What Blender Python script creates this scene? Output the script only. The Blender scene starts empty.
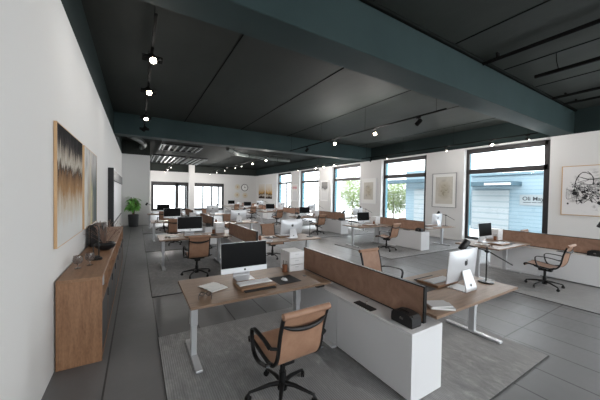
import bpy, bmesh, math, random
from mathutils import Vector, Matrix
random.seed(7)
SC = bpy.context.scene
COL = SC.collection
PI = math.pi

# ------------------------------------------------------------------ materials
def srgb(r, g, b):
    f = lambda c: (c/255/12.92) if c/255 <= .04045 else ((c/255+.055)/1.055)**2.4
    return (f(r), f(g), f(b), 1)

def mat(name, col, rough=.5, metal=0, spec=.5, coat=0):
    m = bpy.data.materials.new(name); m.use_nodes = True
    b = m.node_tree.nodes['Principled BSDF']
    b.inputs['Base Color'].default_value = col
    b.inputs['Roughness'].default_value = rough
    b.inputs['Metallic'].default_value = metal
    b.inputs['Specular IOR Level'].default_value = spec
    b.inputs['Coat Weight'].default_value = coat
    m.diffuse_color = col
    return m

class NT:
    def __init__(s, m):
        s.m = m; s.t = m.node_tree; s.b = s.t.nodes['Principled BSDF']
    def n(s, typ, **kw):
        nd = s.t.nodes.new(typ)
        ins = kw.pop('ins', {})
        for k, v in kw.items(): setattr(nd, k, v)
        for k, v in ins.items():
            if isinstance(v, bpy.types.NodeSocket): s.t.links.new(v, nd.inputs[k])
            else: nd.inputs[k].default_value = v
        return nd
    def link(s, a, b): s.t.links.new(a, b)
    def ramp(s, fac, stops, interp='LINEAR'):
        r = s.n('ShaderNodeValToRGB'); r.color_ramp.interpolation = interp
        e = r.color_ramp.elements
        while len(e) < len(stops): e.new(.5)
        for i, (p, c) in enumerate(stops): e[i].position = p; e[i].color = c
        s.link(fac, r.inputs[0]); return r.outputs[0]
    def mix(s, fac, a, b, mode='MIX'):
        r = s.n('ShaderNodeMix', data_type='RGBA', blend_type=mode)
        for i, v in ((0, fac), (6, a), (7, b)):
            if isinstance(v, bpy.types.NodeSocket): s.link(v, r.inputs[i])
            else: r.inputs[i].default_value = v
        return r.outputs[2]
    def obj(s, scale=(1, 1, 1), rot=(0, 0, 0), loc=(0, 0, 0)):
        tc = s.n('ShaderNodeTexCoord')
        mp = s.n('ShaderNodeMapping', ins={'Vector': tc.outputs['Object'], 'Scale': scale, 'Rotation': rot, 'Location': loc})
        return mp.outputs[0]
    def noise(s, vec, scale, detail=4, rough=.55, dist=0):
        return s.n('ShaderNodeTexNoise', ins={'Vector': vec, 'Scale': scale, 'Detail': detail, 'Roughness': rough, 'Distortion': dist}).outputs['Fac']
    def bump(s, h, strength=.3, dist=.01):
        r = s.n('ShaderNodeBump', ins={'Height': h, 'Strength': strength, 'Distance': dist})
        s.link(r.outputs[0], s.b.inputs['Normal'])
    def base(s, c): s.link(c, s.b.inputs['Base Color'])
    def math(s, op, a, b=0):
        r = s.n('ShaderNodeMath', operation=op)
        for i, v in ((0, a), (1, b)):
            if isinstance(v, bpy.types.NodeSocket): s.link(v, r.inputs[i])
            else: r.inputs[i].default_value = v
        return r.outputs[0]

def grey(v): return (v, v, v, 1)

M = {}
def wood(name, dark, mid, light, scale=(1.5, 14, 14), rough=.45):
    m = mat(name, mid, rough); t = NT(m)
    v = t.obj(scale)
    n1 = t.noise(v, 2.2, 6, .6, .6); n2 = t.noise(t.obj((scale[0]*2, scale[1]*6, scale[2]*6)), 3, 3)
    c = t.ramp(n1, [(.3, dark), (.5, mid), (.72, light)])
    c2 = t.mix(.35, c, t.ramp(n2, [(.35, dark), (.65, light)]))
    t.base(c2); t.bump(n2, .08, .002)
    return m
M['desk_wood'] = wood('greyed_walnut', srgb(104, 82, 66), srgb(133, 108, 88), srgb(150, 124, 103))
M['side_wood'] = wood('warm_walnut', srgb(116, 82, 57), srgb(144, 105, 76), srgb(162, 122, 91), (12, 12, 1.2))
M['top_wood'] = wood('warm_walnut_top', srgb(116, 84, 60), srgb(143, 107, 80), srgb(160, 124, 95), (14, 1.2, 14))
M['oak'] = mat('pale_oak', srgb(196, 160, 118), .5)
M['edge_ply'] = mat('pale_edge', srgb(196, 170, 145), .5)

m = M['wall'] = mat('white_plaster', srgb(219, 218, 217), .85, spec=.25); t = NT(m)
t.bump(t.noise(t.obj(), 18, 3), .04, .01)
m = M['ceil'] = mat('dark_green_ceiling', srgb(50, 53, 50), .75, spec=.3); t = NT(m)
n = t.noise(t.obj((1, .35, 1)), 1.6, 5, .6)
t.base(t.ramp(n, [(.3, srgb(40, 45, 42)), (.7, srgb(47, 51, 48))])); t.bump(t.noise(t.obj(), 7, 4), .1, .02)
m = M['beam'] = mat('teal_painted_beam', srgb(52, 68, 69), .7, spec=.2); t = NT(m)
t.base(t.ramp(t.noise(t.obj(), 1.2, 4), [(.3, srgb(43, 58, 59)), (.7, srgb(48, 63, 64))])); t.bump(t.noise(t.obj((1, 1, .3)), 5, 4), .08, .02)

# floor: long grey concrete planks with dark joints
m = M['floor'] = mat('grey_plank_floor', srgb(92, 93, 95), .42); t = NT(m)
tc = t.n('ShaderNodeTexCoord')
mp = t.n('ShaderNodeMapping', ins={'Vector': tc.outputs['Object'], 'Rotation': (0, 0, PI/2), 'Location': (1.64, .26, 0)})
br = t.n('ShaderNodeTexBrick', ins={'Vector': mp.outputs[0], 'Scale': 1.0, 'Mortar Size': .009, 'Mortar Smooth': .2, 'Brick Width': 400.0, 'Row Height': .5,
     'Color1': grey(.45), 'Color2': grey(.55), 'Mortar': grey(0)})
br.offset = 0
n1 = t.noise(t.obj(), .9, 6, .62, .4); n2 = t.noise(t.obj((1, 2.5, 1)), 6, 5, .65)
c = t.ramp(n1, [(.28, srgb(99, 99, 101)), (.72, srgb(115, 115, 117))])
c = t.mix(.25, c, t.ramp(n2, [(.3, srgb(93, 94, 95)), (.7, srgb(119, 120, 121))]))
c = t.mix(.35, c, br.outputs['Color'], 'OVERLAY')
c = t.mix(br.outputs['Fac'], c, srgb(50, 50, 52))
t.base(c)
rr = t.ramp(n2, [(.3, grey(.34)), (.7, grey(.5))]); t.link(rr, t.b.inputs['Roughness'])

# rug: ribbed grey weave with worn pale patches
m = M['rug'] = mat('grey_rug', srgb(120, 118, 115), .95, spec=.1); t = NT(m)
wv = t.n('ShaderNodeTexWave', ins={'Vector': t.obj(), 'Scale': 15, 'Distortion': 1.0, 'Detail': 2, 'Detail Scale': 3})
wv.wave_type = 'BANDS'; wv.bands_direction = 'X'
n1 = t.noise(t.obj((2.2, 1, 1)), 5.0, 8, .75, .5)
n2 = t.noise(t.obj((1, 1, 1)), .55, 3, .5)
base = t.ramp(wv.outputs['Fac'], [(.25, srgb(136, 136, 137)), (.75, srgb(164, 164, 165))])
worn = t.ramp(n1, [(.36, srgb(134, 134, 135)), (.52, srgb(153, 153, 153)), (.62, srgb(168, 168, 167)), (.72, srgb(196, 195, 194))])
f = t.ramp(n2, [(.42, grey(.25)), (.6, grey(.9))])
t.base(t.mix(f, base, worn)); t.bump(wv.outputs['Fac'], .35, .006)
M['rug_edge'] = mat('rug_binding', srgb(66, 66, 66), .9)

M['cab'] = mat('white_lacquer', srgb(222, 222, 224), .45)
M['metal_white'] = mat('silver_white_metal', srgb(196, 197, 200), .35, .25)
M['chrome'] = mat('polished_metal', srgb(215, 215, 215), .18, 1)
M['black'] = mat('black_metal', srgb(30, 30, 31), .38, .4)
M['matte'] = mat('matte_black_metal', srgb(20, 20, 20), .9, spec=.05)
M['joint'] = mat('ceiling_joint', srgb(26, 29, 28), .95, spec=.02)
M['blackpl'] = mat('black_plastic', srgb(26, 26, 28), .45)
M['screen'] = mat('black_screen', srgb(9, 9, 10), .35, spec=.06)
M['alu'] = mat('silver_aluminium', srgb(205, 206, 209), .35, .35)
M['paper'] = mat('white_paper', srgb(236, 236, 234), .8)
M['whitepl'] = mat('white_plastic', srgb(232, 232, 234), .4)
M['greypaper'] = mat('grey_cover', srgb(176, 176, 178), .6)
M['mat'] = mat('black_desk_mat', srgb(36, 36, 38), .7)
M['frame_dark'] = mat('dark_window_frame', srgb(38, 36, 38), .5)
M['leather_cup'] = mat('tan_wood_cup', srgb(122, 76, 48), .6)
M['pencil'] = mat('dark_pencils', srgb(70, 52, 40), .6)
m = M['leather'] = mat('tan_leather', srgb(170, 122, 96), .52); t = NT(m)
t.base(t.ramp(t.noise(t.obj(), 9, 5, .6), [(.3, srgb(144, 108, 86)), (.7, srgb(164, 127, 103))]))
w = t.n('ShaderNodeTexNoise', ins={'Vector': t.obj(), 'Scale': 60.0}); t.bump(w.outputs['Fac'], .12, .003)
m = M['felt'] = mat('brown_suede_panel', srgb(148, 108, 86), .75, spec=.25); t = NT(m)
n1 = t.noise(t.obj((1, 1, 1), (.6, 0, 0)), 5, 7, .65, 1.0)
t.base(t.ramp(n1, [(.3, srgb(136, 106, 89)), (.5, srgb(152, 120, 102)), (.75, srgb(170, 136, 117))])); t.bump(n1, .1, .003)
M['dark_door'] = mat('anthracite_door', srgb(62, 63, 66), .5)
M['glass_dark'] = mat('smoked_glass', srgb(190, 178, 172), .05)
M['glass_dark'].node_tree.nodes['Principled BSDF'].inputs['Transmission Weight'].default_value = .85

def thin_glass(name, tint=(1, 1, 1, 1)):
    m = bpy.data.materials.new(name); m.use_nodes = True; t = m.node_tree; t.nodes.clear()
    o = t.nodes.new('ShaderNodeOutputMaterial'); mx = t.nodes.new('ShaderNodeMixShader')
    tr = t.nodes.new('ShaderNodeBsdfTransparent'); tr.inputs[0].default_value = tint
    gl = t.nodes.new('ShaderNodeBsdfGlossy'); gl.inputs['Roughness'].default_value = .02
    lw = t.nodes.new('ShaderNodeLayerWeight'); pw = t.nodes.new('ShaderNodeMath'); pw.operation = 'POWER'; pw.inputs[1].default_value = 5
    fr = t.nodes.new('ShaderNodeMath'); fr.operation = 'MULTIPLY_ADD'; fr.inputs[1].default_value = .5; fr.inputs[2].default_value = .02
    t.links.new(lw.outputs['Facing'], pw.inputs[0]); t.links.new(pw.outputs[0], fr.inputs[0])
    t.links.new(fr.outputs[0], mx.inputs[0]); t.links.new(tr.outputs[0], mx.inputs[1]); t.links.new(gl.outputs[0], mx.inputs[2])
    t.links.new(mx.outputs[0], o.inputs[0]); return m
M['glass'] = thin_glass('window_glass', (.97, .99, 1, 1))
def emis(name, col, st):
    m = bpy.data.materials.new(name); m.use_nodes = True; t = m.node_tree; t.nodes.clear()
    o = t.nodes.new('ShaderNodeOutputMaterial'); e = t.nodes.new('ShaderNodeEmission')
    e.inputs[0].default_value = col; e.inputs[1].default_value = st
    t.links.new(e.outputs[0], o.inputs[0]); return m
M['lamp_on'] = emis('lit_bulb', (1, .78, .52, 1), 60)
M['lamp_small'] = emis('lit_bulb_small', (1, .92, .82, 1), 8)
M['leaf'] = mat('green_leaf', srgb(64, 120, 48), .45); t = NT(M['leaf'])
t.base(t.ramp(t.noise(t.obj(), 3, 2), [(.3, srgb(84, 148, 62)), (.7, srgb(140, 196, 104))]))
M['bark'] = mat('plant_stem', srgb(92, 74, 52), .8)
M['pot'] = mat('dark_grey_pot', srgb(52, 54, 57), .6)
M['soil'] = mat('soil', srgb(48, 38, 30), .95)
M['twig'] = mat('dried_twigs', srgb(128, 104, 92), .85)

# ------------------------------------------------------------------ mesh helpers
def link(name, me, parent=None, mat_=None):
    o = bpy.data.objects.new(name, me); COL.objects.link(o)
    if parent: o.parent = parent
    if mat_:
        me.materials.append(mat_)
    return o
class MB:
    """collects shapes into one mesh"""
    def __init__(s): s.bm = bmesh.new()
    def box(s, x0, x1, y0, y1, z0, z1, bev=0, seg=2, mtx=None):
        t = bmesh.new(); bmesh.ops.create_cube(t, size=1)
        for v in t.verts:
            v.co = Vector((x0+(v.co.x+.5)*(x1-x0), y0+(v.co.y+.5)*(y1-y0), z0+(v.co.z+.5)*(z1-z0)))
        if bev: bmesh.ops.bevel(t, geom=t.edges[:], offset=bev, segments=seg, affect='EDGES', profile=.5)
        if mtx: t.transform(mtx)
        s._add(t); return s
    def _add(s, t):
        me = bpy.data.meshes.new('tmp'); t.to_mesh(me); t.free(); s.bm.from_mesh(me); bpy.data.meshes.remove(me)
    def tube(s, pts, r, seg=10, cap=True, closed=False):
        pts = [Vector(p) for p in pts]; n = len(pts)
        rs = r if isinstance(r, (list, tuple)) else [r]*n
        t = bmesh.new(); rings = []
        up = Vector((0, 0, 1)); prev = None
        for i, p in enumerate(pts):
            if closed: d = pts[(i+1) % n]-pts[i-1]
            else: d = pts[min(i+1, n-1)]-pts[max(i-1, 0)]
            d.normalize()
            if prev is None:
                a = d.cross(up)
                if a.length < .1: a = d.cross(Vector((1, 0, 0)))
            else: a = prev-d*prev.dot(d)
            a.normalize(); prev = a; b = d.cross(a)
            rings.append([t.verts.new(p+(a*math.cos(2*PI*k/seg)+b*math.sin(2*PI*k/seg))*rs[i]) for k in range(seg)])
        m = n if closed else n-1
        for i in range(m):
            A, B = rings[i], rings[(i+1) % n]
            for k in range(seg): t.faces.new((A[k], A[(k+1) % seg], B[(k+1) % seg], B[k]))
        if cap and not closed:
            t.faces.new(rings[0][::-1]); t.faces.new(rings[-1])
        bmesh.ops.recalc_face_normals(t, faces=t.faces[:])
        s._add(t); return s
    def ribbon(s, prof, x0, x1, th, bev=0):
        """profile of (y,z) points swept along x with thickness th"""
        t = bmesh.new(); n = len(prof); P = [Vector((0, p[0], p[1])) for p in prof]
        nrm = []
        for i in range(n):
            d = P[min(i+1, n-1)]-P[max(i-1, 0)]; d.normalize(); nrm.append(Vector((0, -d.z, d.y)))
        loop = [P[i]+nrm[i]*th/2 for i in range(n)]+[P[i]-nrm[i]*th/2 for i in range(n-1, -1, -1)]
        A = [t.verts.new(Vector((x0, p.y, p.z))) for p in loop]; B = [t.verts.new(Vector((x1, p.y, p.z))) for p in loop]
        L = len(loop)
        for i in range(L): t.faces.new((A[i], A[(i+1) % L], B[(i+1) % L], B[i]))
        for i in range(n-1):
            t.faces.new((A[i], A[L-1-i], A[L-2-i], A[i+1])); t.faces.new((B[i+1], B[L-2-i], B[L-1-i], B[i]))
        bmesh.ops.recalc_face_normals(t, faces=t.faces[:])
        s._add(t); return s
    def lathe(s, prof, seg=24, c=(0, 0, 0), mtx=None):
        t = bmesh.new(); rings = []
        for r, z in prof:
            if r < 1e-5: rings.append([t.verts.new((c[0], c[1], c[2]+z))])
            else: rings.append([t.verts.new((c[0]+r*math.cos(2*PI*k/seg), c[1]+r*math.sin(2*PI*k/seg), c[2]+z)) for k in range(seg)])
        for A, B in zip(rings, rings[1:]):
            for k in range(seg):
                if len(A) == 1 and len(B) == 1: continue
                if len(A) == 1: t.faces.new((A[0], B[(k+1) % seg], B[k]))
                elif len(B) == 1: t.faces.new((A[k], A[(k+1) % seg], B[0]))
                else: t.faces.new((A[k], A[(k+1) % seg], B[(k+1) % seg], B[k]))
        bmesh.ops.recalc_face_normals(t, faces=t.faces[:])
        if mtx: t.transform(mtx)
        s._add(t); return s
    def poly(s, pts, th, mtx=None):
        """2D polygon (x,y) extruded by th along z, then transformed"""
        t = bmesh.new(); A = [t.verts.new((p[0], p[1], 0)) for p in pts]; B = [t.verts.new((p[0], p[1], th)) for p in pts]
        L = len(pts); t.faces.new(A[::-1]); t.faces.new(B)
        for i in range(L): t.faces.new((A[i], A[(i+1) % L], B[(i+1) % L], B[i]))
        bmesh.ops.recalc_face_normals(t, faces=t.faces[:])
        if mtx: t.transform(mtx)
        s._add(t); return s
    def build(s, name, material, parent=None, smooth=False, loc=None, rot=None):
        me = bpy.data.meshes.new(name); s.bm.to_mesh(me); s.bm.free()
        o = link(name, me, parent, material)
        if smooth:
            for p in me.polygons: p.use_smooth = True
            try: me.set_sharp_from_angle(angle=math.radians(38))
            except Exception: pass
        if loc: o.location = loc
        if rot: o.rotation_euler = rot
        return o
def tag(o, label, cat, group=None, kind=None):
    if label: o['label'] = label
    if cat: o['category'] = cat
    if group: o['group'] = group
    if kind: o['kind'] = kind
    return o
def thing(name, label, cat, loc=(0, 0, 0), rz=0, group=None):
    o = bpy.data.objects.new(name, None); COL.objects.link(o); o.empty_display_size = .1
    o.location = loc; o.rotation_euler = (0, 0, rz)
    return tag(o, label, cat, group)
def struct(o): o['kind'] = 'structure'; return o
def copy_tree(o, parent=None):
    c = o.copy(); COL.objects.link(c); c.parent = parent
    for ch in [k for k in KIDS.get(o.name, [])]: copy_tree(ch, c)
    return c
KIDS = {}
def index_kids():
    KIDS.clear()
    for o in bpy.data.objects:
        if o.parent: KIDS.setdefault(o.parent.name, []).append(o)
def smooth_path(pts, n=6, closed=False):
    """Catmull-Rom"""
    P = [Vector(p) for p in pts]; out = []; N = len(P)
    rng = N if closed else N-1
    for i in range(rng):
        p0 = P[(i-1) % N] if (closed or i > 0) else P[0]; p1 = P[i]; p2 = P[(i+1) % N]
        p3 = P[(i+2) % N] if (closed or i+2 < N) else P[-1]
        for k in range(n):
            u = k/n
            out.append(.5*((2*p1)+(p2-p0)*u+(2*p0-5*p1+4*p2-p3)*u*u+(3*p1-p0-3*p2+p3)*u**3))
    if not closed: out.append(P[-1])
    return out

# ------------------------------------------------------------------ room
XL, XR = -.72, 11.85
Y0, Y1 = -7.0, 29.6
ZB, ZC = 3.92, 4.67            # white walls end / ceiling
TW = .5                         # outer wall thickness
struct(MB().box(XL-.3, XR+TW, Y0-.3, Y1+.3, -.2, 0).build('floor', M['floor']))
struct(MB().box(XL-.3, XR+TW, Y0-.3, Y1+.3, ZC, ZC+.2).build('ceiling', M['ceil']))
struct(MB().box(XL-.3, XL, Y0, Y1, 0, ZB).build('wall_left', M['wall']))
M['band'] = mat('dark_teal_band', srgb(38, 49, 49), .8, spec=.15)
struct(MB().box(XL-.3, XL, Y0, Y1, ZB, ZC).build('trim_1', M['band']))
struct(MB().box(XL, XL+.04, Y0, 2.70, 0, ZB).build('trim_2', M['wall']))          # pilaster by the camera
# window wall: piers, low sill, dark band over
WIN = [(-5.46, -2.70), (-.99, 1.77), (3.49, 6.27), (8.02, 10.80), (12.50, 15.40), (16.97, 19.85), (21.34, 24.2)]
SILL, HEAD = .10, 3.87
b = MB(); prev = Y0
for a, c in WIN:
    b.box(XR, XR+TW, prev, a, 0, ZB); prev = c
b.box(XR, XR+TW, prev, Y1, 0, ZB)
for a, c in WIN:
    b.box(XR, XR+TW, a, c, 0, SILL); b.box(XR, XR+TW, a, c, HEAD, ZB)
struct(b.build('wall_right', M['wall']))
struct(MB().box(XR, XR+TW, Y0, Y1, ZB, ZC).build('trim_3', M['band']))
# pale-cyan outer reveals of the windows
M['facade'] = mat('pale_cyan_render', srgb(84, 128, 140), .8)
b = MB()
for a, c in WIN:
    b.box(XR+.26, XR+TW+.02, c-.02, c+.0, SILL, HEAD); b.box(XR+.26, XR+TW+.02, a, a+.02, SILL, HEAD)
struct(b.build('trim_4', M['facade']))
# partition at the far left with the plant before it
struct(MB().box(XL, .62, 17.6, 17.95, 0, ZB).build('wall_partition', M['wall']))
struct(MB().box(XL, .62, 17.6, 17.95, ZB, ZC).build('trim_5', M['ceil']))
# back wall with two glazed openings
b = MB()
BW = [(1.15, 4.55), (4.62, 8.12)]
b.box(XL, 1.15, Y1, Y1+.3, 0, ZB).box(8.12, XR, Y1, Y1+.3, 0, ZB).box(1.15, 8.12, Y1, Y1+.3, 2.9, ZB).box(4.55, 4.62, Y1, Y1+.3, 0, 2.9).box(1.15, 8.12, Y1, Y1+.3, 0, .06)
struct(b.build('wall_back', M['wall']))
struct(MB().box(XL, XR, Y1, Y1+.3, ZB, ZC).build('trim_6', M['ceil']))
struct(MB().box(4.35, 4.85, 28.2, 28.6, 0, ZC).build('wall_column', M['wall']))
# wall behind the camera: unseen, large glazed openings added for frontal daylight
b = MB()
FW = [(.2, 3.6), (4.2, 7.6), (8.2, 11.4)]
b.box(XL, .2, Y0-.3, Y0, 0, ZB).box(3.6, 4.2, Y0-.3, Y0, 0, ZB).box(7.6, 8.2, Y0-.3, Y0, 0, ZB).box(11.4, XR, Y0-.3, Y0, 0, ZB).box(.2, 11.4, Y0-.3, Y0, HEAD, ZB)
struct(b.build('wall_front', M['wall']))
struct(MB().box(XL, XR, Y0-.3, Y0, ZB, ZC).build('trim_7', M['ceil']))

def window(n, plane, a, c, z0, z1, at, transom=None, mull=(), fw=.11, handle=None, thin=(), d=.09, mw=.06):
    """plane 'x': wall at x=at, spans y a..c ; 'y': wall at y=at, spans x a..c"""
    def bx(B, u0, u1, w0, w1, p0, p1, bev=.006):
        if plane == 'x': B.box(p0, p1, u0, u1, w0, w1, bev, 1)
        else: B.box(u0, u1, p0, p1, w0, w1, bev, 1)
    F = MB(); p0, p1 = at, at+d
    bx(F, a, a+(fw*1.9 if plane == 'x' else fw), z0, z1, p0, p1); bx(F, c-fw, c, z0, z1, p0, p1)
    bx(F, a+fw-.01, c-fw+.01, z1-fw*1.7, z1, p0, p1); bx(F, a+fw-.01, c-fw+.01, z0, z0+fw, p0, p1)
    if transom: bx(F, a+fw-.01, c-fw+.01, transom-.095, transom+.095, p0, p1)
    for m_ in mull: bx(F, m_-mw, m_+mw, z0+fw, (transom or z1)-.06, p0, p1)
    fr = struct(F.build('window_%d' % n, M['frame_dark']))
    G = MB(); bx(G, a+fw, c-fw, z0+fw, z1-fw, at+d*.45, at+d*.55, 0)
    G.build('window_pane', M['glass'], fr)
    if thin:
        T = MB()
        for q in thin: bx(T, q-.08, q+.08, z0+fw, z1-fw, at+.11, at+.15)
        T.build('blind_rail', M['frame_dark'], fr)
    if handle:
        H = MB(); H.tube([(at-.06, handle, .75), (at-.06, handle, 1.5)], .02); H.tube([(at, handle, .8), (at-.06, handle, .8)], .012); H.tube([(at, handle, 1.45), (at-.06, handle, 1.45)], .012)
        H.build('door_handle', M['frame_dark'], fr)
    return fr
k = 1
for i, (a, c) in enumerate(WIN):
    if i == 6: window(k, 'x', a, c, SILL, HEAD, XR+.18, 2.93, mull=(22.55,), handle=22.45)
    else: window(k, 'x', a, c, SILL, HEAD, XR+.18, 2.93)
    k += 1
window(k, 'y', 1.15, 4.55, .06, 2.9, Y1+.05, mull=(3.42,), fw=.22, thin=(4.25,), mw=.15); k += 1
window(k, 'y', 4.62, 8.12, .06, 2.9, Y1+.05, fw=.22, thin=(5.05, 5.95, 6.85, 7.55)); k += 1
for a, c in FW:
    window(k, 'y', a, c, .0, HEAD, Y0-.2, 2.93, mull=((a+c)/2,)); k += 1

# skirting along the window wall
b = MB(); prev = Y0
for a, c in WIN+[(Y1, Y1)]:
    b.box(XR-.015, XR, prev, a, 0, .09); prev = c
struct(b.build('baseboard_right', M['wall']))

# beams across
n = 8
for ya in (-5.75, 2.93, 11.62):
    struct(MB().box(XL+.0, XR, ya, ya+.53, ZB, ZC, .01, 1).build('trim_%d' % n, M['beam'])); n += 1
struct(MB().box(XL, XR, 12.16, Y1, ZC-.03, ZC-.001).build('trim_%d' % n, mat('darkened_service_ceiling', srgb(27, 31, 30), .9, spec=.08))); n += 1  # dark panel added to keep the lamp-lit far service bay dim
# thin dark flange along top of the near beam
struct(MB().box(XL, XR, 2.87, 2.93, ZC-.06, ZC, .008, 1).build('trim_%d' % n, M['joint'])); n += 1
# ceiling deck joints
b = MB()
for x in (.8, 2.9, 5.0, 6.9, 8.6, 9.9):
    b.box(x-.012, x+.012, Y0, 2.86, ZC-.012, ZC-.0005)
for x in (1.6, 3.9, 6.2, 8.5, 10.8):
    b.box(x-.01, x+.01, 3.46, 11.62, ZC-.01, ZC-.0005)
for y in (.9,): b.box(XL, XR, y-.01, y+.01, ZC-.012, ZC-.0005)
struct(b.build('trim_%d' % n, M['joint'])); n += 1

# ------------------------------------------------------------------ ceiling services
def pipe(x, y0, y1, z, r, lab, rod=None):
    o = thing('ceiling_pipe', lab, 'pipe', (x, y1, z))
    MB().tube([(0, y0-y1, 0), (0, 0, 0)], r, 12).build('pipe_run', M['matte'], o, True)
    yy = y0+.3
    while yy < y1-.1:
        MB().box(-r-.01, r+.01, yy-y1-.015, yy-y1+.015, -r*.3, ZC-z, .003, 1).build('pipe_bracket', M['matte'], o); yy += 4.4
    return o
pipe(6.0, -6.5, 2.86, 4.56, .035, 'black ceiling pipe meeting the big teal beam furthest from the window wall')
pipe(9.75, -6.5, 2.86, 4.60, .035, 'black ceiling pipe running to the beam, second nearest the window wall')
pipe(10.6, -6.5, 2.86, 4.60, .03, 'thin black ceiling pipe running to the beam, nearest the window wall')
o = thing('hanging_rail', 'black rail hanging on a thin wire under the near ceiling bay', 'rail', (6.95, 2.33, 4.33))
MB().box(-.03, .03, -4.5, 0, -.03, .03, .005, 1).build('rail_bar', M['matte'], o)
MB().tube(smooth_path([(0, -.36, .03), (.035, -.34, .10), (0, -.33, .2), (-.03, -.33, ZC-4.33)], 4), .006, 6).build('wire', M['matte'], o)
MB().tube([(0, -2.8, .03), (0, -2.8, ZC-4.33)], .006, 6).build('wire', M['matte'], o)

def track(x, y0, y1, z, lab):
    o = thing('lighting_track', lab, 'lighting track', (x, y0, z))
    MB().box(-.018, .018, 0, y1-y0, 0, .035, .003, 1).build('track_rail', M['matte'], o)
    y = .25
    while y < y1-y0:
        MB().tube([(0, y, .03), (0, y, ZC-z)], .004, 5).build('suspension_wire', M['matte'], o); y += 2.4
    return o
LIGHTS = []
def spot(x, y, z, lab, aim, lit=1, small=False, box=False):
    """track spot hanging under its rail; aim = direction vector"""
    o = thing('track_spotlight', lab, 'spotlight', (x, y, z), 0, 'track spotlights')
    d = Vector(aim).normalized(); q = d.to_track_quat('Z', 'Y').to_matrix().to_4x4()
    c = Vector((0, 0, -.14)); T = Matrix.Translation(c) @ q
    MB().box(-.02, .02, -.06, .06, -.03, 0, .004, 1).build('adapter', M['matte'], o)
    MB().tube([(0, 0, -.03), (0, 0, -.14)], .009, 8).build('swivel_arm', M['matte'], o)
    r = .035 if small else .055
    h = MB().lathe([(0, -.09), (r*.8, -.09), (r, -.07), (r, .08), (r*.86, .08), (r*.80, .05), (0, .05)], 20, mtx=T)
    if box: h.box(-.13, .13, -.05, .05, -.17, -.11, .006, 1)
    h.build('lamp_head', M['matte'], o, True)
    if lit:
        MB().lathe([(0, .064), (r*.78, .062), (r*.78, .052), (0, .052)], 16, mtx=T).build('bulb', M['lamp_on'] if lit > 1 else M['lamp_small'], o)
        LIGHTS.append((Vector((x, y, z))+c+d*.1, d, lit))
    return o
ZT = 3.9
track(.18, 3.62, 9.8, ZT, 'black lighting track over the aisle beside the left wall')
for i, (y, w) in enumerate([(4.46, 'nearest the camera'), (5.92, 'second from the camera'), (8.05, 'third from the camera'), (9.5, 'furthest along it')]):
    spot(.18, y, ZT, 'black track spotlight over the left aisle, '+w, (.1, -.62, -.55) if i < 3 else (-.5, .2, -.7), 2 if i < 3 else 0, box=True)
track(6.2, 3.72, 11.3, ZT, 'black lighting track over the middle of the room, between the two beams')
spot(6.2, 4.45, ZT, 'unlit black track spotlight near the near end of the middle track', (-.5, .5, -.8), 0)
spot(6.2, 5.95, ZT, 'brightest lit spotlight, second on the middle track', (-.5, -.65, -.5), 2)
spot(6.2, 7.9, ZT, 'lit spotlight, third on the middle track', (-.5, -.65, -.5), 2)
spot(6.2, 9.8, ZT, 'unlit black spotlight, fourth on the middle track before the far beam', (-.3, .5, -.8), 0)
track(6.2, 12.9, 19.8, ZT, 'black lighting track over the middle of the room, beyond the second beam')
for y, l, w in [(14.06, 2, 'first lit spotlight beyond the second beam, on the middle track'), (16.1, 2, 'second lit spotlight beyond the second beam, on the middle track'), (18.2, 1, 'small dim spotlight beyond the second beam, third on the middle track'), (19.6, 1, 'small dim spotlight at the far end of the middle track')]:
    spot(6.2, y, ZT, w, (-.4, -.7, -.5), l, l == 1)
track(10.8, 3.5, 11.3, ZT, 'black lighting track along the window wall, between the two beams')
for y, l, w in [(3.75, 1, 'small spotlight at the near end of the window-side track'), (4.8, 2, 'bright lit spotlight in front of the nearest window'), (6.45, 1, 'small spotlight above the wall between the two nearest windows'), (9.5, 1, 'small spotlight in front of the second window from the camera'), (10.6, 0, 'unlit spotlight at the far end of the window-side track')]:
    spot(10.8, y, ZT, w, (-.5, -.65, -.5) if l else (0, .5, -.8), l, l < 2)
track(10.8, 12.9, 19.8, ZT, 'black lighting track along the window wall, beyond the second beam')
for y, l, w in [(13.75, 2, 'nearest of the three lit spotlights over the third window'), (14.88, 2, 'middle of the three lit spotlights over the third window'), (15.83, 2, 'furthest of the three lit spotlights over the third window'), (18.3, 1, 'small spotlight over the fourth window on the window-side track')]:
    spot(10.8, y, ZT, w, (-.5, -.65, -.5), l, l < 2)

track(3.4, -6.4, -.6, ZT, 'added black lighting track over the unseen room behind the camera')  # unseen tracks and lamps added to fill the room from behind
for y in (-5.6, -3.2, -.9):
    spot(3.4, y, ZT, 'added fill spotlight on the unseen track behind the camera, at %d metres' % abs(y), (.3, .6, -.6), 3)
track(8.6, -6.4, .4, ZT, 'added black lighting track, unseen, on the window side behind the camera')
for y in (-5.0, -2.4, .2):
    spot(8.6, y, ZT, 'added fill spotlight on the unseen window-side track behind the camera, at %d metres' % abs(y), (-.3, .6, -.6), 3)
track(6.2, 21.2, 28.4, ZT, 'added black lighting track beyond the third beam, right side')  # both far tracks and their lamps are added to brighten the far end
for y in (22.4, 25.0, 27.6):
    spot(6.2, y, ZT, 'small added fill spotlight on the far right-hand track, %s' % {22.4: 'nearest', 25.0: 'middle', 27.6: 'furthest'}[y], (-.3, -.6, -.6), 1, True)
track(2.2, 21.2, 28.4, ZT, 'added black lighting track beyond the third beam, left side')
for y in (22.4, 25.0, 27.6):
    spot(2.2, y, ZT, 'small added fill spotlight on the far left-hand track, %s' % {22.4: 'nearest', 25.0: 'middle', 27.6: 'furthest'}[y], (-.3, -.6, -.6), 1, True)
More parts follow.
